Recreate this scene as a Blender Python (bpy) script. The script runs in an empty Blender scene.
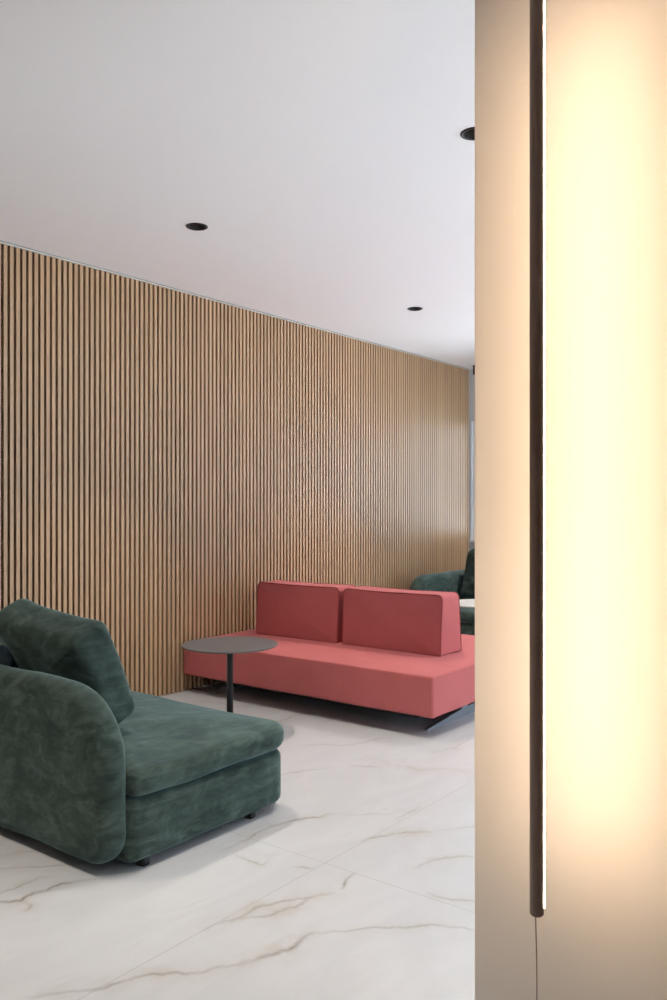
import bpy, bmesh, math, random
import numpy as np
from mathutils import Vector, Matrix, noise

random.seed(7)
C = bpy.context.scene.collection
R = math.radians
PI = math.pi

# ------------------------------------------------------------------ room numbers
H_EYE = 1.35            # camera height
CEIL = 2.92             # ceiling height
WALL_Y = 4.551          # front of the timber slats
FAR_X = 8.53            # window wall
HEAD = 37.42            # camera heading in degrees from +x
FOC = 832.0             # focal length in pixels of the 667x1000 frame
HOR = 506.0             # horizon row

# ------------------------------------------------------------------ helpers
def new_obj(name, verts, faces, mat=None, parent=None, smooth=True, mats=None, midx=None):
    me = bpy.data.meshes.new(name)
    me.from_pydata([tuple(v) for v in verts], [], faces)
    me.update()
    bm = bmesh.new(); bm.from_mesh(me)
    bmesh.ops.recalc_face_normals(bm, faces=bm.faces)
    bm.to_mesh(me); bm.free()
    for m in (mats or ([mat] if mat else [])):
        me.materials.append(m)
    if midx:
        for p, i in zip(me.polygons, midx):
            p.material_index = i
    if smooth:
        for p in me.polygons:
            p.use_smooth = True
    o = bpy.data.objects.new(name, me)
    C.objects.link(o)
    if parent:
        o.parent = parent
    return o

class MB:
    """collects shapes for one mesh"""
    def __init__(self): self.v = []; self.f = []
    def add(self, v, f):
        n = len(self.v); self.v += [tuple(p) for p in v]; self.f += [tuple(i + n for i in q) for q in f]
        return self
    def box(self, x0, x1, y0, y1, z0, z1):
        v = [(x, y, z) for x in (x0, x1) for y in (y0, y1) for z in (z0, z1)]
        f = [(0,1,3,2), (4,6,7,5), (0,4,5,1), (2,3,7,6), (0,2,6,4), (1,5,7,3)]
        return self.add(v, f)
    def bbox(self, x0, x1, y0, y1, z0, z1, b=.004, seg=2):
        bm = bmesh.new()
        bmesh.ops.create_cube(bm, size=1)
        for v in bm.verts:
            v.co = Vector((x0 + (v.co.x + .5) * (x1 - x0), y0 + (v.co.y + .5) * (y1 - y0), z0 + (v.co.z + .5) * (z1 - z0)))
        bmesh.ops.bevel(bm, geom=bm.edges[:], offset=b, segments=seg, affect='EDGES', profile=.5)
        bm.verts.index_update()
        self.add([v.co[:] for v in bm.verts], [[v.index for v in f.verts] for f in bm.faces])
        bm.free(); return self
    def lathe(self, prof, cx, cy, seg=48, close=True):
        n = len(prof); v = []; f = []
        for r, z in prof:
            for k in range(seg):
                a = 2 * PI * k / seg
                v.append((cx + r * math.cos(a), cy + r * math.sin(a), z))
        for i in range(n - 1):
            for k in range(seg):
                k2 = (k + 1) % seg
                f.append((i*seg+k, i*seg+k2, (i+1)*seg+k2, (i+1)*seg+k))
        if close:
            f.append(tuple(range(seg - 1, -1, -1))); f.append(tuple((n-1)*seg + k for k in range(seg)))
        return self.add(v, f)
    def tube(self, pts, r, seg=8, closed=False):
        pts = [Vector(p) for p in pts]; n = len(pts); v = []; f = []
        up = Vector((0, 0, 1))
        for i, p in enumerate(pts):
            a = pts[(i - 1) % n] if (closed or i > 0) else p
            b = pts[(i + 1) % n] if (closed or i < n - 1) else p
            t = (b - a).normalized()
            ref = up if abs(t.dot(up)) < .93 else Vector((1, 0, 0))
            s = t.cross(ref).normalized(); q = s.cross(t).normalized()
            for k in range(seg):
                an = 2 * PI * k / seg
                v.append(p + r * (math.cos(an) * s + math.sin(an) * q))
        m = n if closed else n - 1
        # consistent rings: match the nearest start vertex to avoid twisting where the reference flips
        off = [0] * n
        for i in range(1, n):
            prev = v[(i-1)*seg + off[i-1]]
            off[i] = min(range(seg), key=lambda k: (v[i*seg + k] - prev).length)
        for i in range(m):
            j = (i + 1) % n
            for k in range(seg):
                f.append((i*seg + (k+off[i]) % seg, i*seg + (k+1+off[i]) % seg,
                          j*seg + (k+1+off[j]) % seg, j*seg + (k+off[j]) % seg))
        if not closed:
            f.append(tuple(range(seg - 1, -1, -1))); f.append(tuple((n-1)*seg + k for k in range(seg)))
        return self.add(v, f)
    def build(self, name, mat, parent=None, smooth=False):
        return new_obj(name, self.v, self.f, mat, parent, smooth)

def rrect(u0, u1, v0, v1, rad, inset=0., n=10, per=8):
    """rounded rectangle, corner radii (u1v0, u1v1, u0v1, u0v0); points also along the straight edges"""
    r = [max(x - inset, .0008) for x in rad]
    u0 += inset; u1 -= inset; v0 += inset; v1 -= inset
    cs = [(u1 - r[0], v0 + r[0], -90), (u1 - r[1], v1 - r[1], 0), (u0 + r[2], v1 - r[2], 90), (u0 + r[3], v0 + r[3], 180)]
    out = []
    arcs = []
    for (cu, cv, a0), rr in zip(cs, r):
        arcs.append([(cu + rr * math.cos(R(a0 + 90 * i / n)), cv + rr * math.sin(R(a0 + 90 * i / n))) for i in range(n + 1)])
    for i in range(4):
        a = arcs[i]; b = arcs[(i + 1) % 4]
        out += a
        for k in range(1, per):
            t = k / per
            out.append((a[-1][0] * (1-t) + b[0][0] * t, a[-1][1] * (1-t) + b[0][1] * t))
    return out

def slab(outline, w0, w1, er, bulge0=0., bulge1=0., eseg=6, caps=(.93, .84, .72, .58, .42, .24)):
    """closed soft slab: outline(inset) in (u,v), thickness along w, edge rounding er, domed caps; returns verts (u,v,w) and faces"""
    rings = []
    def cap_rings(w, sgn, bulge):
        base = outline(er); cu = sum(p[0] for p in base) / len(base); cv = sum(p[1] for p in base) / len(base)
        out = []
        for f in caps:
            g = bulge * (1 - f ** 2.2)
            out.append([(cu + (p[0]-cu) * f, cv + (p[1]-cv) * f, w + sgn * g) for p in base])
        return out, (cu, cv, w + sgn * bulge)
    lo, c0 = cap_rings(w0, -1, bulge0)
    hi, c1 = cap_rings(w1, 1, bulge1)
    rings += list(reversed(lo))
    for i in range(eseg + 1):
        a = R(90 * i / eseg)
        rings.append([(p[0], p[1], w0 + er * (1 - math.cos(a))) for p in outline(er * (1 - math.sin(a)))])
    for k in range(1, 4):
        t = k / 4
        rings.append([(p[0], p[1], (w0 + er) * (1-t) + (w1 - er) * t) for p in outline(0)])
    for i in range(eseg + 1):
        a = R(90 * i / eseg)
        rings.append([(p[0], p[1], w1 - er * (1 - math.sin(a))) for p in outline(er * (1 - math.cos(a)))])
    rings += hi
    n = len(rings[0]); v = [c0]; f = []
    for r_ in rings: v += r_
    v.append(c1)
    for k in range(n):
        f.append((0, 1 + (k + 1) % n, 1 + k))
    for i in range(len(rings) - 1):
        for k in range(n):
            k2 = (k + 1) % n
            f.append((1 + i*n + k, 1 + i*n + k2, 1 + (i+1)*n + k2, 1 + (i+1)*n + k))
    L = len(v) - 1; b = 1 + (len(rings) - 1) * n
    for k in range(n):
        f.append((b + k, b + (k + 1) % n, L))
    return v, f

def wob(p, amp, sc, seed=0.):
    """soft handling marks on upholstery"""
    q = Vector(p) * sc + Vector((seed, seed * 1.7, seed * .6))
    return Vector(p) + amp * noise.noise_vector(q)

def thing(name, loc, label, cat, group=None):
    o = bpy.data.objects.new(name, None); o.empty_display_size = .1
    o.location = loc; C.objects.link(o)
    o['label'] = label; o['category'] = cat
    if group: o['group'] = group
    return o

def rel(v, root):
    l = root.location
    return [(p[0] - l.x, p[1] - l.y, p[2] - l.z) for p in v]

def struct(o):
    o['kind'] = 'structure'
    return o

# ------------------------------------------------------------------ materials
def srgb(r, g, b):
    f = lambda c: (c / 12.92) if c <= .04045 else ((c + .055) / 1.055) ** 2.4
    return (f(r / 255), f(g / 255), f(b / 255), 1)

def mat(name, col, rough=.6, metal=0., spec=.5):
    m = bpy.data.materials.new(name); m.use_nodes = True
    nt = m.node_tree; b = nt.nodes['Principled BSDF']
    b.inputs['Base Color'].default_value = col
    b.inputs['Roughness'].default_value = rough
    b.inputs['Metallic'].default_value = metal
    b.inputs['Specular IOR Level'].default_value = spec
    return m, nt, b

def N(nt, t, **kw):
    n = nt.nodes.new(t)
    for k, v in kw.items():
        if k in n.inputs.keys() if hasattr(n.inputs, 'keys') else False:
            n.inputs[k].default_value = v
        else:
            setattr(n, k, v)
    return n

def bump(nt, b, height, strength=.2, dist=.01):
    n = nt.nodes.new('ShaderNodeBump'); n.inputs['Strength'].default_value = strength; n.inputs['Distance'].default_value = dist
    nt.links.new(height, n.inputs['Height']); nt.links.new(n.outputs['Normal'], b.inputs['Normal'])
    return n

def geo_pos(nt):
    return nt.nodes.new('ShaderNodeNewGeometry').outputs['Position']

def noise_tex(nt, vec, scale, detail=3, rough=.5, dist=0.):
    n = nt.nodes.new('ShaderNodeTexNoise')
    n.inputs['Scale'].default_value = scale; n.inputs['Detail'].default_value = detail
    n.inputs['Roughness'].default_value = rough; n.inputs['Distortion'].default_value = dist
    nt.links.new(vec, n.inputs['Vector'])
    return n.outputs['Fac']

def ramp(nt, fac, stops):
    n = nt.nodes.new('ShaderNodeValToRGB'); e = n.color_ramp.elements
    while len(e) < len(stops): e.new(.5)
    for el, (p, c) in zip(e, stops):
        el.position = p; el.color = c
    nt.links.new(fac, n.inputs['Fac'])
    return n.outputs['Color']

def math_(nt, op, a, b=None, clamp=False):
    n = nt.nodes.new('ShaderNodeMath'); n.operation = op; n.use_clamp = clamp
    for i, x in enumerate((a, b)):
        if x is None: continue
        if isinstance(x, (int, float)): n.inputs[i].default_value = x
        else: nt.links.new(x, n.inputs[i])
    return n.outputs[0]

def mixc(nt, fac, a, b, mode='MIX'):
    n = nt.nodes.new('ShaderNodeMix'); n.data_type = 'RGBA'; n.blend_type = mode
    for s, x in (('Factor', fac), ('A', a), ('B', b)):
        i = [k for k in n.inputs if k.name == s and (k.type == 'RGBA' if s != 'Factor' else k.type == 'VALUE')][0]
        if isinstance(x, (int, float)): i.default_value = x
        elif isinstance(x, tuple): i.default_value = x
        else: nt.links.new(x, i)
    return [k for k in n.outputs if k.type == 'RGBA'][0]

def scaled(nt, vec, sx, sy, sz, rz=0.):
    n = nt.nodes.new('ShaderNodeMapping'); n.inputs['Scale'].default_value = (sx, sy, sz); n.inputs['Rotation'].default_value = (0, 0, rz)
    nt.links.new(vec, n.inputs['Vector'])
    return n.outputs[0]

# plaster
def plaster(name, col, rough=.85):
    m, nt, b = mat(name, col, rough, spec=.25)
    bump(nt, b, noise_tex(nt, geo_pos(nt), 160, 4), .06, .002)
    return m
M_CEIL = plaster('white_ceiling_paint', (.95, .935, .945, 1))
M_WALL = plaster('white_wall_paint', (.76, .715, .67, 1), .75)
M_CREAM = plaster('brown_wall_paint', (.13, .11, .10, 1))
M_GREYWALL = plaster('grey_wall_paint', (.55, .55, .55, 1))

# timber slats
def slat_wood():
    m, nt, b = mat('oak_slat', (.5, .34, .2, 1), .5, spec=.5)
    p = geo_pos(nt)
    sep = nt.nodes.new('ShaderNodeSeparateXYZ'); nt.links.new(p, sep.inputs[0])
    idx = math_(nt, 'FLOOR', math_(nt, 'DIVIDE', sep.outputs[0], .041))
    wn = nt.nodes.new('ShaderNodeTexWhiteNoise'); wn.noise_dimensions = '1D'; nt.links.new(idx, wn.inputs['W'])
    cmb = nt.nodes.new('ShaderNodeCombineXYZ')
    nt.links.new(math_(nt, 'MULTIPLY', wn.outputs['Value'], 37.), cmb.inputs[0])
    v = nt.nodes.new('ShaderNodeVectorMath'); nt.links.new(p, v.inputs[0]); nt.links.new(cmb.outputs[0], v.inputs[1])
    grain = noise_tex(nt, scaled(nt, v.outputs[0], 260, 260, 2.2), 1., 5, .6, .6)
    tone = noise_tex(nt, scaled(nt, v.outputs[0], 3, 3, .7), 1., 2)
    col = ramp(nt, grain, [(.25, (.385, .243, .137, 1)), (.75, (.53, .352, .212, 1))])
    f = math_(nt, 'ADD', math_(nt, 'MULTIPLY', wn.outputs['Value'], .6), math_(nt, 'MULTIPLY', tone, .5))
    col = mixc(nt, 1., col, ramp(nt, f, [(.1, (.86, .84, .82, 1)), (.9, (1.06, 1.04, 1.0, 1))]), 'MULTIPLY')
    nt.links.new(col, b.inputs['Base Color'])
    b.inputs['Roughness'].default_value = .42
    bump(nt, b, grain, .08, .001)
    return m
M_SLAT = slat_wood()
M_FELT, nt_, b_ = mat('dark_felt_backing', (.032, .014, .005, 1), .95, spec=.1)
bump(nt_, b_, noise_tex(nt_, geo_pos(nt_), 500, 2), .2, .002)

# pink woven cloth
def pink_cloth():
    m, nt, b = mat('pink_woven_cloth', (.6, .16, .15, 1), .9, spec=.15)
    p = geo_pos(nt)
    f = noise_tex(nt, p, 900, 2); big = noise_tex(nt, p, 5, 3)
    col = ramp(nt, f, [(.3, (.395, .094, .092, 1)), (.7, (.51, .142, .140, 1))])
    col = mixc(nt, 1., col, ramp(nt, big, [(.3, (.94, .94, .94, 1)), (.7, (1.04, 1.04, 1.04, 1))]), 'MULTIPLY')
    nt.links.new(col, b.inputs['Base Color'])
    b.inputs['Sheen Weight'].default_value = .14; b.inputs['Sheen Roughness'].default_value = .5
    b.inputs['Sheen Tint'].default_value = (1, .75, .78, 1)
    bump(nt, b, f, .25, .0015)
    return m
M_PINK = pink_cloth()
M_PIPE, _, _ = mat('deep_pink_piping', (.33, .075, .075, 1), .9, spec=.1)

# green velvet
def velvet(name, c0, c1, c2):
    m, nt, b = mat(name, c1, .85, spec=.2)
    p = geo_pos(nt)
    warp = nt.nodes.new('ShaderNodeTexNoise'); warp.inputs['Scale'].default_value = 5
    nt.links.new(p, warp.inputs['Vector'])
    a = noise_tex(nt, scaled(nt, p, 7, 7, 12), 1., 5, .62, 1.2)
    s = noise_tex(nt, scaled(nt, p, 3, 14, 26), 1., 4, .6, .8)
    f = math_(nt, 'ADD', math_(nt, 'MULTIPLY', a, .65), math_(nt, 'MULTIPLY', s, .35))
    col = ramp(nt, f, [(.38, c0), (.5, c1), (.64, c2)])
    nt.links.new(col, b.inputs['Base Color'])
    b.inputs['Sheen Weight'].default_value = .38; b.inputs['Sheen Roughness'].default_value = .35
    b.inputs['Sheen Tint'].default_value = (.55, .85, .88, 1)
    bump(nt, b, math_(nt, 'ADD', math_(nt, 'MULTIPLY', f, 1.), math_(nt, 'MULTIPLY', noise_tex(nt, p, 700, 2), .08)), .35, .012)
    return m
M_VELVET = velvet('green_velvet', (.021, .034, .029, 1), (.038, .059, .050, 1), (.072, .102, .088, 1))
M_NAVY = velvet('navy_velvet', (.010, .018, .028, 1), (.018, .032, .05, 1), (.03, .05, .075, 1))

M_BLACK, nt_, b_ = mat('black_powder_coat', (.006, .006, .0065, 1), .5)
M_LAMPBLK, nt_, b_ = mat('black_lamp_metal', (.24, .155, .115, 1), .42)
M_TABLETOP, nt_, b_ = mat('grey_table_top', (.115, .108, .112, 1), .5, spec=.3)
bump(nt_, b_, noise_tex(nt_, geo_pos(nt_), 700, 2), .08, .001)
M_POLE, _, _ = mat('charcoal_table_steel', (.06, .06, .065, 1), .4, .5)
M_FOOT, nt_, b_ = mat('blue_grey_steel', (.30, .34, .38, 1), .38, .75)
M_UNDER, _, _ = mat('dark_underside_and_gap_shade', (.02, .02, .022, 1), .9)
M_WHITE, _, _ = mat('white_laminate', (.62, .60, .57, 1), .4)
M_ALU, nt_, b_ = mat('grey_aluminium', (.55, .53, .48, 1), .5, .1)
M_FRAME, _, _ = mat('white_window_frame', (.72, .74, .75, 1), .5)
M_FACADE = plaster('grey_facade', (.28, .30, .31, 1))

def emit(name, col, st):
    m = bpy.data.materials.new(name); m.use_nodes = True
    nt = m.node_tree; nt.nodes.clear()
    e = nt.nodes.new('ShaderNodeEmission'); e.inputs[0].default_value = col; e.inputs[1].default_value = st
    o = nt.nodes.new('ShaderNodeOutputMaterial'); nt.links.new(e.outputs[0], o.inputs[0])
    return m
LED_COL = (1., .72, .475, 1)
M_LED = emit('warm_led_diffuser', LED_COL, 42.5)
M_LENS = emit('downlight_lens', (1., .82, .62, 1), 6.)

def glass():
    m = bpy.data.materials.new('window_glass'); m.use_nodes = True
    nt = m.node_tree; nt.nodes.clear()
    t = nt.nodes.new('ShaderNodeBsdfTransparent'); t.inputs[0].default_value = (.92, .96, .97, 1)
    g = nt.nodes.new('ShaderNodeBsdfGlossy'); g.inputs['Roughness'].default_value = .02
    fr = nt.nodes.new('ShaderNodeFresnel'); fr.inputs[0].default_value = 1.45
    mx = nt.nodes.new('ShaderNodeMixShader'); o = nt.nodes.new('ShaderNodeOutputMaterial')
    nt.links.new(fr.outputs[0], mx.inputs[0]); nt.links.new(t.outputs[0], mx.inputs[1]); nt.links.new(g.outputs[0], mx.inputs[2])
    nt.links.new(mx.outputs[0], o.inputs[0])
    return m
M_GLASS = glass()

# marble slabs; the drawn veins live in the mesh attribute "vein" (the stone's own pattern)
JX, JY, TX, TY = 2.479, 1.937, 3.30, 1.67
def marble():
    m, nt, b = mat('white_marble_slabs', (.8, .79, .78, 1), .3, spec=.4)
    p = geo_pos(nt)
    at = nt.nodes.new('ShaderNodeAttribute'); at.attribute_name = 'vein'
    ag = nt.nodes.new('ShaderNodeAttribute'); ag.attribute_name = 'halo'
    brk = noise_tex(nt, p, 14, 4, .6)
    brk2 = noise_tex(nt, p, 60, 3, .6)
    v = math_(nt, 'MULTIPLY', at.outputs['Fac'], ramp(nt, brk, [(.30, (.5, .5, .5, 1)), (.55, (1, 1, 1, 1))]))
    v = math_(nt, 'MULTIPLY', v, ramp(nt, brk2, [(.2, (.55, .55, .55, 1)), (.6, (1, 1, 1, 1))]), True)
    # faint cloudy ground
    cl = noise_tex(nt, scaled(nt, p, 1.6, 4.2, 1, R(-25)), 1., 5, .6, 1.5)
    base = ramp(nt, cl, [(.38, (.505, .52, .54, 1)), (.60, (.54, .555, .575, 1)), (.78, (.475, .485, .50, 1))])
    hl = math_(nt, 'MULTIPLY', ag.outputs['Fac'], ramp(nt, noise_tex(nt, p, 9, 5, .65), [(.35, (0, 0, 0, 1)), (.65, (1, 1, 1, 1))]))
    base = mixc(nt, math_(nt, 'MULTIPLY', hl, .95), base, (.42, .385, .335, 1))
    base = mixc(nt, math_(nt, 'MULTIPLY', v, .95), base, (.16, .13, .10, 1))
    # joints
    sep = nt.nodes.new('ShaderNodeSeparateXYZ'); nt.links.new(p, sep.inputs[0])
    def joint(s, j, t, w):
        a = math_(nt, 'ADD', math_(nt, 'DIVIDE', math_(nt, 'SUBTRACT', s, j), t), 40.5)
        a = math_(nt, 'ABSOLUTE', math_(nt, 'SUBTRACT', math_(nt, 'FRACT', a), .5))
        return math_(nt, 'LESS_THAN', a, w / 2 / t)
    jn = math_(nt, 'MAXIMUM', joint(sep.outputs[0], JX, TX, .0035), joint(sep.outputs[1], JY, TY, .0035))
    base = mixc(nt, math_(nt, 'MULTIPLY', jn, .75), base, (.36, .34, .33, 1))
    nt.links.new(base, b.inputs['Base Color'])
    return m
M_FLOOR = marble()

# ------------------------------------------------------------------ floor with its veins
CT, ST = math.cos(R(HEAD)), math.sin(R(HEAD))
def ground(px, py, z=0.):
    Y = (H_EYE - z) * FOC / (py - HOR); X = (px - 333.5) / FOC * Y
    return (ST * X + CT * Y, -CT * X + ST * Y)
VEINS = [  # courses of the veins on the slabs, (width m, strength, halo width m, halo strength, points)
    (.006, .75, .045, .55, [(30,998),(45,995),(81,991),(99,989),(129,980),(150,974),(177,972),(200,973),(238,965),(262,958)]),
    (.009, 1.0, .05, .8, [(238,965),(262,957),(280,952),(299,942),(313,933)]),
    (.005, .7, .03, .4, [(313,933),(335,931),(355,930),(389,928),(418,926),(450,927),(475,930),(500,931)]),
    (.006, .65, .05, .75, [(205,930),(225,921),(255,908),(275,903),(292,900),(314,896),(334,893)]),
    (.006, .7, .05, .8, [(232,922),(260,917),(284,910),(305,901),(334,893)]),
    (.006, .95, .02, .3, [(341,889),(344,884),(355,873)]),
    (.005, .8, .02, .3, [(295,867),(304,867),(313,869)]),
    (.005, .6, .03, .4, [(236,855),(248,860),(263,865),(268,860)]),
    (.006, .55, .05, .7, [(222,850),(240,842),(256,833),(280,824),(295,820)]),
    (.008, .85, .04, .5, [(280,824),(295,820),(319,817.5),(331,814)]),
    (.004, .45, .03, .3, [(331,814),(350,815),(370,814),(395,813),(409,812)]),
    (.006, .4, .05, .5, [(398,818),(409,812),(420,807)]),
    (.006, .9, .03, .5, [(362,841),(367,839),(385,836),(398,833)]),
    (.007, .6, .06, .8, [(385,837),(406,832),(430,832)]),
    (.004, .4, .03, .3, [(430,832),(450,829),(472,827),(500,823)]),
    (.006, .5, .03, .4, [(415,868),(421,865),(439,859),(455,857),(475,857),(500,858)]),
    (.006, .55, .03, .4, [(428,893),(435,896),(452,900),(473,901),(500,904)]),
    (.006, .5, .03, .4, [(280,775),(289,773),(310,770),(331,768)]),
    (.007, .6, .03, .3, [(350,766),(361,766),(380,767.5)]),
    (.005, .35, .05, .5, [(366,757),(395,765),(420,770),(450,768),(474,772)]),
    (.006, .5, .03, .4, [(298,746),(320,744),(340,745.6),(364,743),(382,738),(406,736)]),
    (.006, .45, .05, .5, [(430,753),(439,751),(455,748),(462,743),(470,738)]),
    (.006, .5, .04, .4, [(-30,872),(0,868),(30,866.5),(60,865),(80,862),(105,858)]),
    (.008, 1.0, .04, .7, [(-20,903),(0,902),(21,901),(33,893),(48,890)]),
    (.007, .9, .03, .5, [(33,893),(48,890),(60,884),(78,881),(95,879)]),
    (.005, .6, .03, .5, [(-20,899),(0,893),(14,889),(27,883),(39,877),(52,876)]),
    (.006, .7, .03, .5, [(21,901),(31,905),(29,909),(25,911)]),
    (.006, .4, .04, .4, [(0,857),(20,852),(40,850)]),
    (.007, .6, .05, .5, [(262,726),(280,721),(298,715),(320,713)]),
    (.007, .5, .05, .5, [(190,703),(206,701.5),(230,706),(250,706)]),
    (.006, .5, .05, .5, [(320,722),(350,718),(380,727),(400,730)]),
]
def floor_mesh():
    x0, x1, y0, y1, st = 1.20, 4.90, .85, 4.40, .0065
    nx = int((x1 - x0) / st) + 1; ny = int((y1 - y0) / st) + 1
    xs = np.linspace(x0, x1, nx); ys = np.linspace(y0, y1, ny)
    gx, gy = np.meshgrid(xs, ys, indexing='ij')
    vein = np.zeros_like(gx); halo = np.zeros_like(gx)
    rnd = random.Random(3)
    for w, s, hw, hs, pts in VEINS:
        P = [Vector(ground(*p)) for p in pts]
        for _ in range(3):                                         # jagged mid-point course
            Q = [P[0]]
            for a, b in zip(P, P[1:]):
                d = b - a; nrm = Vector((-d.y, d.x))
                Q += [(a + b) / 2 + nrm * rnd.uniform(-.13, .13), b]
            P = Q
        L = len(P)
        for i, (a, b) in enumerate(zip(P, P[1:])):
            m = .25
            ix = np.where((xs > min(a.x, b.x) - m) & (xs < max(a.x, b.x) + m))[0]
            iy = np.where((ys > min(a.y, b.y) - m) & (ys < max(a.y, b.y) + m))[0]
            if not len(ix) or not len(iy): continue
            sl = (slice(ix[0], ix[-1] + 1), slice(iy[0], iy[-1] + 1))
            X, Y = gx[sl], gy[sl]
            dx, dy = b.x - a.x, b.y - a.y; l2 = dx*dx + dy*dy + 1e-9
            t = np.clip(((X - a.x) * dx + (Y - a.y) * dy) / l2, 0, 1)
            dd = np.hypot(X - a.x - t * dx, Y - a.y - t * dy)
            e = min(1., .35 + 1.6 * min(i, L - 2 - i) / L)
            vein[sl] = np.maximum(vein[sl], s * e * np.exp(-(dd / (w * 1.0)) ** 2))
            halo[sl] = np.maximum(halo[sl], hs * e * np.exp(-(dd / hw) ** 2))
    verts = np.stack([gx, gy, np.zeros_like(gx)], -1).reshape(-1, 3)
    ii, jj = np.meshgrid(np.arange(nx - 1), np.arange(ny - 1), indexing='ij')
    a = (ii * ny + jj).ravel()
    faces = np.stack([a, a + ny, a + ny + 1, a + 1], -1)
    X0, X1, Y0, Y1 = -3.5, FAR_X + .2, -4.0, 4.75
    nv = len(verts)
    ex = np.array([(X0,Y0,0),(X1,Y0,0),(X1,y0,0),(X0,y0,0),(X0,y1,0),(X1,y1,0),(X1,Y1,0),(X0,Y1,0),(x0,y0,0),(x1,y0,0),(x1,y1,0),(x0,y1,0)], float)
    ef = np.array([(0,1,2,3),(4,5,6,7),(3,8,11,4),(9,2,5,10)]) + nv
    V = np.concatenate([verts, ex]); F = np.concatenate([faces, ef])
    me = bpy.data.meshes.new('floor')
    me.vertices.add(len(V)); me.vertices.foreach_set('co', V.ravel())
    me.loops.add(F.size); me.loops.foreach_set('vertex_index', F.ravel().astype(np.int32))
    me.polygons.add(len(F)); me.polygons.foreach_set('loop_start', np.arange(0, F.size, 4, dtype=np.int32))
    me.update(calc_edges=True)
    for nm, arr in (('vein', vein), ('halo', halo)):
        at = me.attributes.new(nm, 'FLOAT', 'POINT')
        at.data.foreach_set('value', np.concatenate([arr.ravel(), np.zeros(len(ex))]).astype(np.float32))
    me.materials.append(M_FLOOR)
    o = bpy.data.objects.new('floor', me); C.objects.link(o)
    return struct(o)
floor_mesh()

# ------------------------------------------------------------------ ceiling with round cut-outs
LX = [-1.7, .75, 3.22, 5.65, 8.02]; LY = [3.478, 1.657, -.17, -2.0]  # first column and last row are added, unseen, to brighten the ceiling
SPOTS = [(x, y) for x in LX for y in LY if not (x < 1 and y < 0)]
SPOTS[SPOTS.index((3.22, 3.478))] = (3.245, 3.449)
SPOTS[SPOTS.index((5.65, 3.478))] = (5.65, 3.507)
SPOTS[SPOTS.index((3.22, 1.657))] = (3.146, 1.657)
HOLE = .052
def ceiling():
    q = .14; mb = MB()
    X0, X1, Y0, Y1 = -3.5, FAR_X + .2, -4.0, 4.75
    cells = {}
    rows = sorted(LY)
    ya = [Y0] + [v for y in rows for v in (y - q, y + q)] + [Y1]
    for j in range(len(ya) - 1):
        y0, y1 = ya[j], ya[j+1]
        if j % 2 == 0:
            mb.add([(X0,y0,CEIL),(X1,y0,CEIL),(X1,y1,CEIL),(X0,y1,CEIL)], [(0,3,2,1)]); continue
        yc = (y0 + y1) / 2
        lam = sorted([s for s in SPOTS if abs(s[1] - yc) < .06])
        x = X0
        for lx, ly in lam:
            mb.add([(x,y0,CEIL),(lx-q,y0,CEIL),(lx-q,y1,CEIL),(x,y1,CEIL)], [(0,3,2,1)])
            n = 48; v = []
            for k in range(n):
                a = 2 * PI * k / n; c, s = math.cos(a), math.sin(a)
                v.append((lx + HOLE * c, ly + HOLE * s, CEIL))
                t = q / max(abs(c), abs(s))
                yy = ly + t * s
                yy = y1 if s > 0 and abs(s) >= abs(c) - 1e-9 else y0 if s < 0 and abs(s) >= abs(c) - 1e-9 else yy
                if abs(c) > abs(s) - 1e-9:                      # left / right side: spread over the strip's full height
                    yy = yc + (t * s / q) * (y1 - y0) / 2
                v.append((lx + t * c, yy, CEIL))
            mb.add(v, [(2*k, 2*k+1, 2*((k+1) % n)+1, 2*((k+1) % n)) for k in range(n)])
            x = lx + q
        mb.add([(x,y0,CEIL),(X1,y0,CEIL),(X1,y1,CEIL),(x,y1,CEIL)], [(0,3,2,1)])
    # slab above, so that no daylight falls through the cut-outs
    mb.box(X0, X1, Y0, Y1, CEIL + .16, CEIL + .2)
    return struct(mb.build('ceiling', M_CEIL))
ceiling()

# ------------------------------------------------------------------ slatted wall
PITCH, SLW, SLD = .041, .0247, .018
X_START = 1.0 - .041 * 24
SL_TOP, SL_BOT = CEIL - .016, .004
wl = struct(MB().box(X_START - 3.4, FAR_X + .2, WALL_Y + SLD + .008, WALL_Y + .2, 0, CEIL).build('wall_left', M_GREYWALL))
x = X_START
n_total = int((FAR_X - .004 - X_START) / PITCH)
k = 0
while k < n_total:
    cnt = min(15, n_total - k)
    mb = MB()
    xa = X_START + k * PITCH
    for j in range(cnt):
        xs_ = xa + j * PITCH
        mb.bbox(xs_ + (PITCH - SLW) / 2, xs_ + (PITCH + SLW) / 2, WALL_Y, WALL_Y + SLD + .001, SL_BOT, SL_TOP, .0012, 1)
    pnl = mb.build('slat_panel', M_SLAT, wl)
    MB().box(xa, xa + cnt * PITCH, WALL_Y + SLD, WALL_Y + SLD + .008, SL_BOT, SL_TOP).build('felt_backing', M_FELT, pnl)
    k += cnt
# aluminium edge strip between slats and ceiling, with a dark strip as the gap's shade
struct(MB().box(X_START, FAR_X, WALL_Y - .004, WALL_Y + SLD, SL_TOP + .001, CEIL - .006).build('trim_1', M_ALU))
struct(MB().box(X_START, FAR_X, WALL_Y + .004, WALL_Y + SLD, CEIL - .006, CEIL).build('trim_2', M_UNDER))

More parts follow.
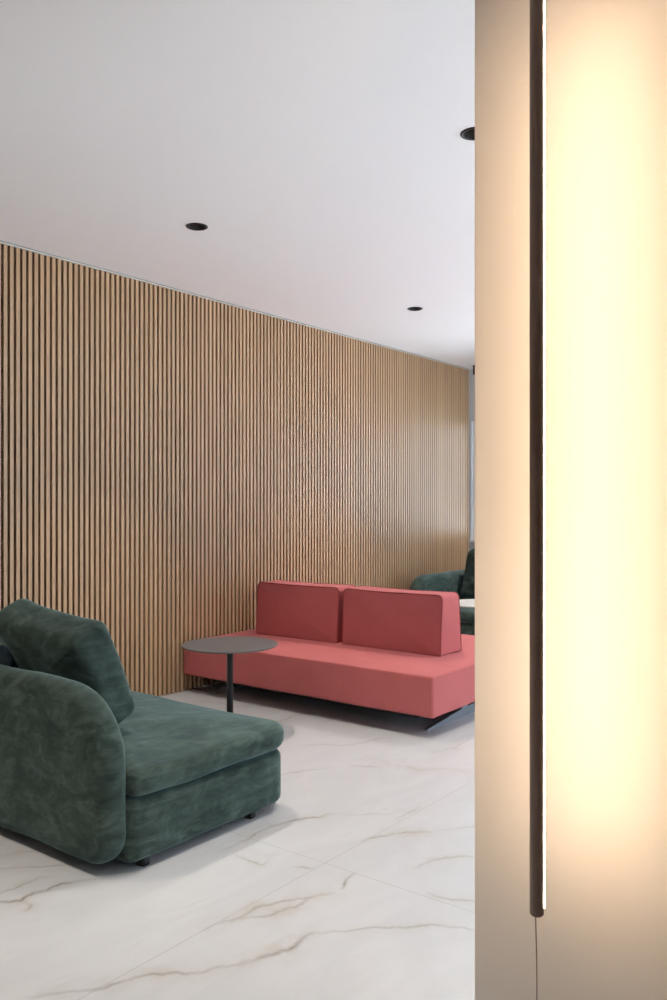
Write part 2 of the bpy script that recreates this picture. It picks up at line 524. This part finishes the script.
# ------------------------------------------------------------------ the room's other two walls: plain behind the camera, glazed front on the right
struct(MB().box(-3.7, -3.5, -4.2, 4.75, 0, CEIL).build('wall_front', M_CREAM))
GX0, GX1, GZ0, GZ1 = 2.3, FAR_X - .2, .06, CEIL - .1
mb = MB(); mb.box(-3.5, GX0, -4.2, -4.0, 0, CEIL).box(GX1, FAR_X + .2, -4.2, -4.0, 0, CEIL)
mb.box(GX0, GX1, -4.2, -4.0, 0, GZ0).box(GX0, GX1, -4.2, -4.0, GZ1, CEIL)
struct(mb.build('wall_right', M_CREAM))
win2 = struct(MB().box(GX0 + .02, GX1 - .02, -4.12, -4.114, GZ0 + .02, GZ1 - .02).build('window_2', M_GLASS))
mb = MB(); mb.box(GX0, GX1, -4.15, -4.08, GZ0, GZ0 + .05).box(GX0, GX1, -4.15, -4.08, GZ1 - .05, GZ1)
for i in range(6):
    xx = GX0 + .03 + (GX1 - GX0 - .06) * i / 5
    mb.box(xx - .03, xx + .03, -4.15, -4.08, GZ0 + .05, GZ1 - .05)
mb.build('window_frame', M_FRAME, win2)

# ------------------------------------------------------------------ window wall at the far end
WY0, WY1, WZ0, WZ1 = -2.6, 4.537, .975, 2.32
mb = MB()
mb.box(FAR_X, FAR_X + .2, -4.0, WY0, 0, CEIL).box(FAR_X, FAR_X + .2, WY1, 4.75, 0, CEIL)
mb.box(FAR_X, FAR_X + .2, WY0, WY1, 0, WZ0).box(FAR_X, FAR_X + .2, WY0, WY1, WZ1, CEIL)
struct(mb.build('wall_back', M_GREYWALL))
win = struct(MB().box(FAR_X + .07, FAR_X + .076, WY0 + .02, WY1 - .02, WZ0 + .02, WZ1 - .02).build('window_1', M_GLASS))
mb = MB(); f0, f1 = FAR_X + .03, FAR_X + .12
mb.box(f0, f1, WY0, WY1, WZ0, WZ0 + .05).box(f0, f1, WY0, WY1, WZ1 - .05, WZ1)
ym = [WY1 - .022, 3.3, 2.1, .9, -.3, -1.5, WY0 + .022]
for y in ym: mb.box(f0, f1, y - .022, y + .022, WZ0 + .05, WZ1 - .05)
for a, b in zip(ym[1:], ym):
    for z in (1.37, 1.75):
        mb.box(f0 + .02, f1 - .02, a + .022, b - .022, z - .012, z + .012)
mb.build('window_frame', M_FRAME, win)
MB().bbox(FAR_X - .05, FAR_X + .03, WY0, WY1, WZ0 - .035, WZ0, .004).build('window_sill', M_FRAME, win)
# house across the street, seen through the pane beside the slats
b = thing('street_house', (20, 9.5, 0), 'plain grey house front seen through the window beyond the slatted wall', 'building')
MB().box(-2, 4, -2.5, 4, -1, 7).build('facade', M_FACADE, b)
for zz in (.6, 2.2, 3.8):
    for yy in (-2.2, .2):
        MB().box(-2.06, -1.99, yy, yy + 1.2, zz, zz + 1.1).build('window', M_ALU, b)

# ------------------------------------------------------------------ wall end on the right, lit by the pole lamp
COL_X = 1.615
COL_Y = None
r_ = (474.2 - 333.5) / FOC
Yc = COL_X / (CT + ST * r_); COL_Y = (-CT * r_ + ST) * Yc
struct(MB().bbox(COL_X, COL_X + .35, -1.6, COL_Y, 0, CEIL, .003, 2).build('wall_pier', M_WALL))

# ------------------------------------------------------------------ pole lamp
LY_ = 1.45
lx_ = (536.7 - 333.5) / FOC * LY_
PLX, PLY = ST * lx_ + CT * LY_, -CT * lx_ + ST * LY_
lamp = thing('pole_lamp', (PLX, PLY, 0), 'slim black vertical pole lamp with a warm light strip, standing before the pale wall end', 'lamp')
RZ0, RZ1, RR = .637, 2.36, .0122
MB().lathe([(RR - .003, RZ0), (RR, RZ0 + .003), (RR, RZ1 - .003), (RR - .003, RZ1)], 0, 0, 32).build('tube', M_LAMPBLK, lamp, True)
def led():
    v = []; f = []
    c, h, n = -9, 63, 20
    zs = [RZ0 + .014, RZ1 - .022]
    for rr in (RR + .0002, RR + .0014):
        for z in zs:
            for i in range(n + 1):
                a = R(c - h + 2 * h * i / n)
                v.append((rr * math.cos(a), rr * math.sin(a), z))
    m = n + 1
    for i in range(n):
        f += [(2*m+i, 2*m+i+1, 3*m+i+1, 3*m+i), (i, m+i, m+i+1, i+1), (i, i+1, 2*m+i+1, 2*m+i), (m+i, 3*m+i, 3*m+i+1, m+i+1)]
    f += [(0, 2*m, 3*m, m), (n, m+n, 3*m+n, 2*m+n)]
    return v, f
new_obj('light_strip', *led(), M_LED, lamp, True)
mb = MB()
cp = [(-.0015 + .0012 * math.sin(i * 1.1), .0015 * math.cos(i * .8), RZ0 + .004 - (RZ0 - .01) * i / 16) for i in range(17)]
mb.tube(cp, .0011, 8).build('lower_cable', M_LAMPBLK, lamp, True)
MB().tube([(0, 0, RZ1 - .004), (0, 0, CEIL - .02)], .0011, 8).build('upper_cable', M_LAMPBLK, lamp, True)
MB().lathe([(.045, 0), (.045, .010), (.04, .014), (.006, .016)], 0, 0, 40).build('floor_plate', M_LAMPBLK, lamp, True)
MB().lathe([(.006, CEIL - .024), (.045, CEIL - .02), (.045, CEIL)], 0, 0, 40).build('ceiling_plate', M_LAMPBLK, lamp, True)

# ------------------------------------------------------------------ recessed downlights
SPOT_POWER = 145.
def downlight():
    t = thing('downlight', (0, 0, 0), 'x', 'ceiling light', 'recessed ceiling downlights')
    mb = MB(); mb.lathe([(.050, .002), (.0485, -.003), (.056, -.0055), (.061, -.003), (.062, 0), (.050, .002)], 0, 0, 48, False)
    mb.build('trim_ring', M_BLACK, t, True)
    mb = MB(); mb.lathe([(.0505, .0), (.046, .03), (.038, .07), (.034, .085), (.036, .088), (.048, .05), (.0515, .0)], 0, 0, 48, False)
    mb.build('reflector', M_BLACK, t, True)
    MB().lathe([(.034, .084), (.034, .088)], 0, 0, 32).build('lens', M_LENS, t, True)
    return t
LABELS = {
    (3.245, 3.449): 'round black recessed downlight in the ceiling above the grey side table',
    (5.65, 3.507): 'round black recessed downlight in the ceiling above the pink sofa, smallest in view',
    (3.146, 1.657): 'round black recessed downlight half hidden by the top of the pale wall end',
}
ld = bpy.data.lights.new('downlight_bulb', 'SPOT')
ld.energy = SPOT_POWER; ld.color = (1., .89, .755); ld.spot_size = R(80); ld.spot_blend = .75; ld.shadow_soft_size = .012
dl0 = downlight()
first = True
for (sx, sy) in SPOTS:
    if first:
        t = dl0; first = False
    else:
        t = dl0.copy(); C.objects.link(t)
        for ch in [c for c in dl0.children if c.type == 'MESH']:
            c = ch.copy(); c.parent = t; C.objects.link(c)
    t.location = (sx, sy, CEIL)
    t['label'] = LABELS.get((sx, sy), 'round black recessed downlight outside the picture, outer rows added to brighten the ceiling')
    lo = bpy.data.objects.new('bulb', ld); C.objects.link(lo); lo.parent = t; lo.location = (0, 0, .03)

# small black ceiling spotlight by the far window
ex = thing('ceiling_spotlight', (8.35, 4.39, CEIL), 'small black cylinder spotlight hanging under the ceiling by the far window', 'ceiling light')
MB().lathe([(.03, -.012), (.03, 0)], 0, 0, 24).build('canopy', M_BLACK, ex, True)
MB().lathe([(.026, -.1), (.028, -.098), (.028, -.012)], 0, 0, 24).build('shade', M_BLACK, ex, True)

# ------------------------------------------------------------------ pink double-sided sofa
PX0, PX1, PY0, PY1, PB, PT = 4.125, 5.67, 2.440, 4.53, .13, .37
ps = thing('sofa', ((PX0 + PX1) / 2, (PY0 + PY1) / 2, 0), 'low pink fabric sofa with two block back cushions standing end-on to the slatted wall', 'sofa')
v, f = slab(lambda i: rrect(PX0, PX1, PY0, PY1, (.017,)*4, i, 6, 14), PB, PT, .014, .0, .006)
new_obj('seat', rel([wob(p, .0025, 4.) for p in v], ps), f, M_PINK, ps)
ring = rrect(PX0, PX1, PY0, PY1, (.017,)*4, .0035, 6, 14)
mb = MB(); mb.tube(rel([(u, w, PT - .006) for u, w in ring], ps), .003, 6, True); mb.build('seat_piping', M_PINK, ps, True)
MB().box(PX0 + .13 - ps.location.x, PX1 - .13 - ps.location.x, PY0 + .18 - ps.location.y, PY1 - .18 - ps.location.y, PB - .045, PB + .01).build('underframe', M_UNDER, ps)  # dark underframe, made deeper to block light and darken the floor below
def foot_mesh(yc):
    cx = (PX0 + PX1) / 2; h = .014
    prof = [(4.31, 0), (2*cx - 4.31, 0), (2*cx - 4.31, .010), (cx + .165, .052), (cx + .16, PB - .018), (cx + .10, PB - .018), (cx + .09, .056),
            (cx - .09, .056), (cx - .10, PB - .018), (cx - .16, PB - .018), (cx - .165, .052), (4.31, .010)]
    n = len(prof)
    v = [(a, yc - h, z) for a, z in prof] + [(a, yc + h, z) for a, z in prof]
    f = [tuple(range(n)), tuple(range(2*n - 1, n - 1, -1))] + [(i, (i+1) % n, n + (i+1) % n, n + i) for i in range(n)]
    return v, f
for yc in (2.597, PY1 - .16):
    v, f = foot_mesh(yc)
    o = new_obj('foot', rel(v, ps), f, M_FOOT, ps, False)
    o['label'] = 'blue-grey steel sled foot'

def block_cushion(y0, y1, seed):
    """block-shaped back cushion: front face towards -x, tapering to the top"""
    xf, xb, z0, z1 = 4.70, 4.985, PT + .003, PT + .400
    def mp(p):
        y, z, x = p
        k = (z - z0) / (z1 - z0)
        m = (x - xf) / (xb - xf)
        x = x + (1 - m) * .022 * k - m * .045 * k
        sag = .006 * math.sin(PI * (y - y0) / (y1 - y0)) * k
        return wob((x, y, z - sag), .004, 3.5, seed)
    out = lambda i: rrect(y0, y1, z0, z1, (.015, .036, .036, .015), i, 6, 12)
    v, f = slab(out, xf, xb, .016, .016, .016)
    o = new_obj('back_cushion', rel([mp(p) for p in v], ps), f, M_PINK, ps)
    for w in (xf + .004, xb - .004):
        mb = MB(); mb.tube(rel([mp((y, z, w)) for y, z in out(.002)], ps), .0045, 6, True)
        mb.build('piping', M_PIPE, o, True)
    return o
block_cushion(2.722, 3.525, 1.)
block_cushion(3.565, 4.345, 5.)

# ------------------------------------------------------------------ side tables
def side_table(x, y, r, top, label, mt, mp_):
    t = thing('side_table', (x, y, 0), label, 'table')
    MB().lathe([(r - .012, top - .012), (r, top - .005), (r, top - .002), (r - .002, top)], 0, 0, 96).build('table_top', mt, t, True)
    for p in t.children[-1].data.polygons:
        if len(p.vertices) > 4: p.use_smooth = False
    MB().lathe([(.019, .009), (.019, top - .016), (.05, top - .014), (.05, top - .010)], 0, 0, 32).build('pole', mp_, t, True)
    MB().lathe([(r * .72, 0), (r * .72, .006), (r * .72 - .004, .009), (.02, .010)], 0, 0, 72).build('base', mp_, t, True)
    return t
side_table(3.527, 3.468, .283, .537, 'round grey pedestal side table between the green sofa and the pink sofa', M_TABLETOP, M_POLE)
side_table(6.42, 3.30, .30, .523, 'small white-topped table behind the pink sofa, in front of the far green sofa', M_WHITE, M_POLE)

# ------------------------------------------------------------------ green velvet sofas
def green_sofa(root, mirror, parts):
    """local: back panel along y, front towards +x; y from 0 (open end) to parts['len']; mirror flips x"""
    L = parts['len']; D = parts['depth']; sg = -1 if mirror else 1
    def put(v): return [(sg * p[0], p[1], p[2]) for p in v]
    # plinth
    v, f = slab(lambda i: rrect(.10, D - .02, .0, L, (.13, .13, .05, .05), i, 8, 10), .036, .262, .03, 0, .0)
    new_obj('base', put([wob(p, .006, 5, 2) for p in v]), f, M_VELVET, root)
    # seat cushion
    def seat(p):
        p = wob(p, .008, 4, 9)
        return p
    v, f = slab(lambda i: rrect(.115, D + .005, -.012, L + .005, (.15, .15, .06, .06), i, 10, 12), .268, .372, .045, 0., .022, caps=(.97, .93, .86, .76, .6, .4, .2))
    new_obj('seat_cushion', put([seat(p) for p in v]), f, M_VELVET, root)
    ring = rrect(.115, D + .005, -.012, L + .005, (.15, .15, .06, .06), .012, 10, 12)
    mb = MB(); mb.tube(put([seat((u, w, .353)) for u, w in ring]), .0025, 6, True)
    mb.build('seat_piping', M_VELVET, root, True)
    # back panel
    v, f = slab(lambda i: rrect(.022, L, .035, .685, (.10, .10, .29, .12), i, 12, 12), .0, .125, .058, .012, .006, caps=(.95, .88, .78, .62, .42, .2))
    new_obj('back_panel', put([wob((p[2], p[0], p[1]), .007, 4, 4) for p in v]), f, M_VELVET, root)
    if parts.get('arm'):
        v, f = slab(lambda i: rrect(.03, D + .12, .035, .685, (.12, .22, .10, .10), i, 12, 12), .0, .125, .058, .006, .012)
        new_obj('arm_panel', put([wob((p[0], L - .004 + p[2], p[1]), .007, 4, 7) for p in v]), f, M_VELVET, root)
    # back cushion leaning on the panel
    for (c0, c1, hh, sd) in parts['cush']:
        th = .185
        v, f = slab(lambda i: rrect(c0, c1, 0, hh, (.05, .09, .055, .05), i, 8, 10), 0, th, .055, .03, .035, caps=(.93, .84, .72, .58, .42, .24))
        lean = R(parts.get('lean', 20))
        def mp(p):
            y, z, w = p
            z -= (.012 * math.sin(PI * (y - c0) / (c1 - c0)) + parts.get('droop', 0.) * (1 - (y - c0) / (c1 - c0))) * (z / hh)
            x = w * math.cos(lean) - z * math.sin(lean)
            zz = w * math.sin(lean) + z * math.cos(lean)
            return wob((parts['cx'] + x, y, .392 + zz), .012, 5, sd)
        new_obj('back_cushion', put([mp(p) for p in v]), f, M_VELVET, root)
    for (fx, fy) in ((.205, .055), (D - .235, .060), (.205, L - .08), (D - .215, L - .08)):
        MB().lathe([(.020, 0), (.024, .004), (.024, .05)], sg * fx, fy, 24).build('foot', M_BLACK, root, True)

g1 = thing('sofa', (1.85, 2.42, 0), 'dark green velvet sofa with rounded back panel, nearest the camera, beside the grey side table', 'sofa')
green_sofa(g1, False, dict(len=1.72, depth=1.03, cush=[(.412, 1.04, .54, 3.)], cx=.335, lean=24, droop=.08))
g2 = thing('sofa', (7.88, 2.35, 0), 'far dark green velvet sofa against the slatted wall by the window', 'sofa')
green_sofa(g2, True, dict(len=1.80, depth=1.04, arm=True, cush=[(1.06, 1.74, .52, 13.), (.34, 1.02, .52, 17.)], cx=.29, lean=20))

# scatter cushion between panel and back cushion
sc = thing('scatter_cushion', (2.058, 3.475, .40), 'small navy blue cushion tucked behind the large cushion of the near green sofa', 'cushion')
v, f = slab(lambda i: rrect(-.19, .19, 0, .345, (.06,)*4, i, 8, 8), -.010, .010, .0095, .008, .008)
new_obj('cover', [(p[2] - .17 * p[1], p[0], p[1]) for p in v], f, M_NAVY, sc)

# ------------------------------------------------------------------ daylight
w = bpy.data.worlds.new('sky'); bpy.context.scene.world = w; w.use_nodes = True
bg = w.node_tree.nodes['Background']
wt = w.node_tree
tc = wt.nodes.new('ShaderNodeTexCoord'); sp = wt.nodes.new('ShaderNodeSeparateXYZ'); wt.links.new(tc.outputs['Generated'], sp.inputs[0])
# cool sky above the horizon, brighter glow below it added to light the ceiling
wc = ramp(wt, math_(wt, 'ADD', math_(wt, 'MULTIPLY', sp.outputs[2], .5), .5), [(.46, (1.04, 1.09, 1.19, 1)), (.54, (.34, .385, .45, 1))])
wt.links.new(wc, bg.inputs[0]); bg.inputs[1].default_value = 9.6

# ------------------------------------------------------------------ camera
cd = bpy.data.cameras.new('camera'); cam = bpy.data.objects.new('camera', cd); C.objects.link(cam)
cd.sensor_width = 36; cd.lens = 36 * FOC / 1000; cd.shift_y = (HOR - 500) / 1000
cd.clip_start = .05
cam.location = (0, 0, H_EYE); cam.rotation_euler = (R(90), 0, R(HEAD - 90))
S = bpy.context.scene
S.camera = cam
S.view_settings.view_transform = 'Standard'; S.view_settings.look = 'None'
S.view_settings.exposure = 0; S.view_settings.gamma = 1; S.view_settings.use_curve_mapping = False
S.cycles.use_denoising = True
S.cycles.max_bounces = 10; S.cycles.diffuse_bounces = 6
S.cycles.sample_clamp_indirect = 8
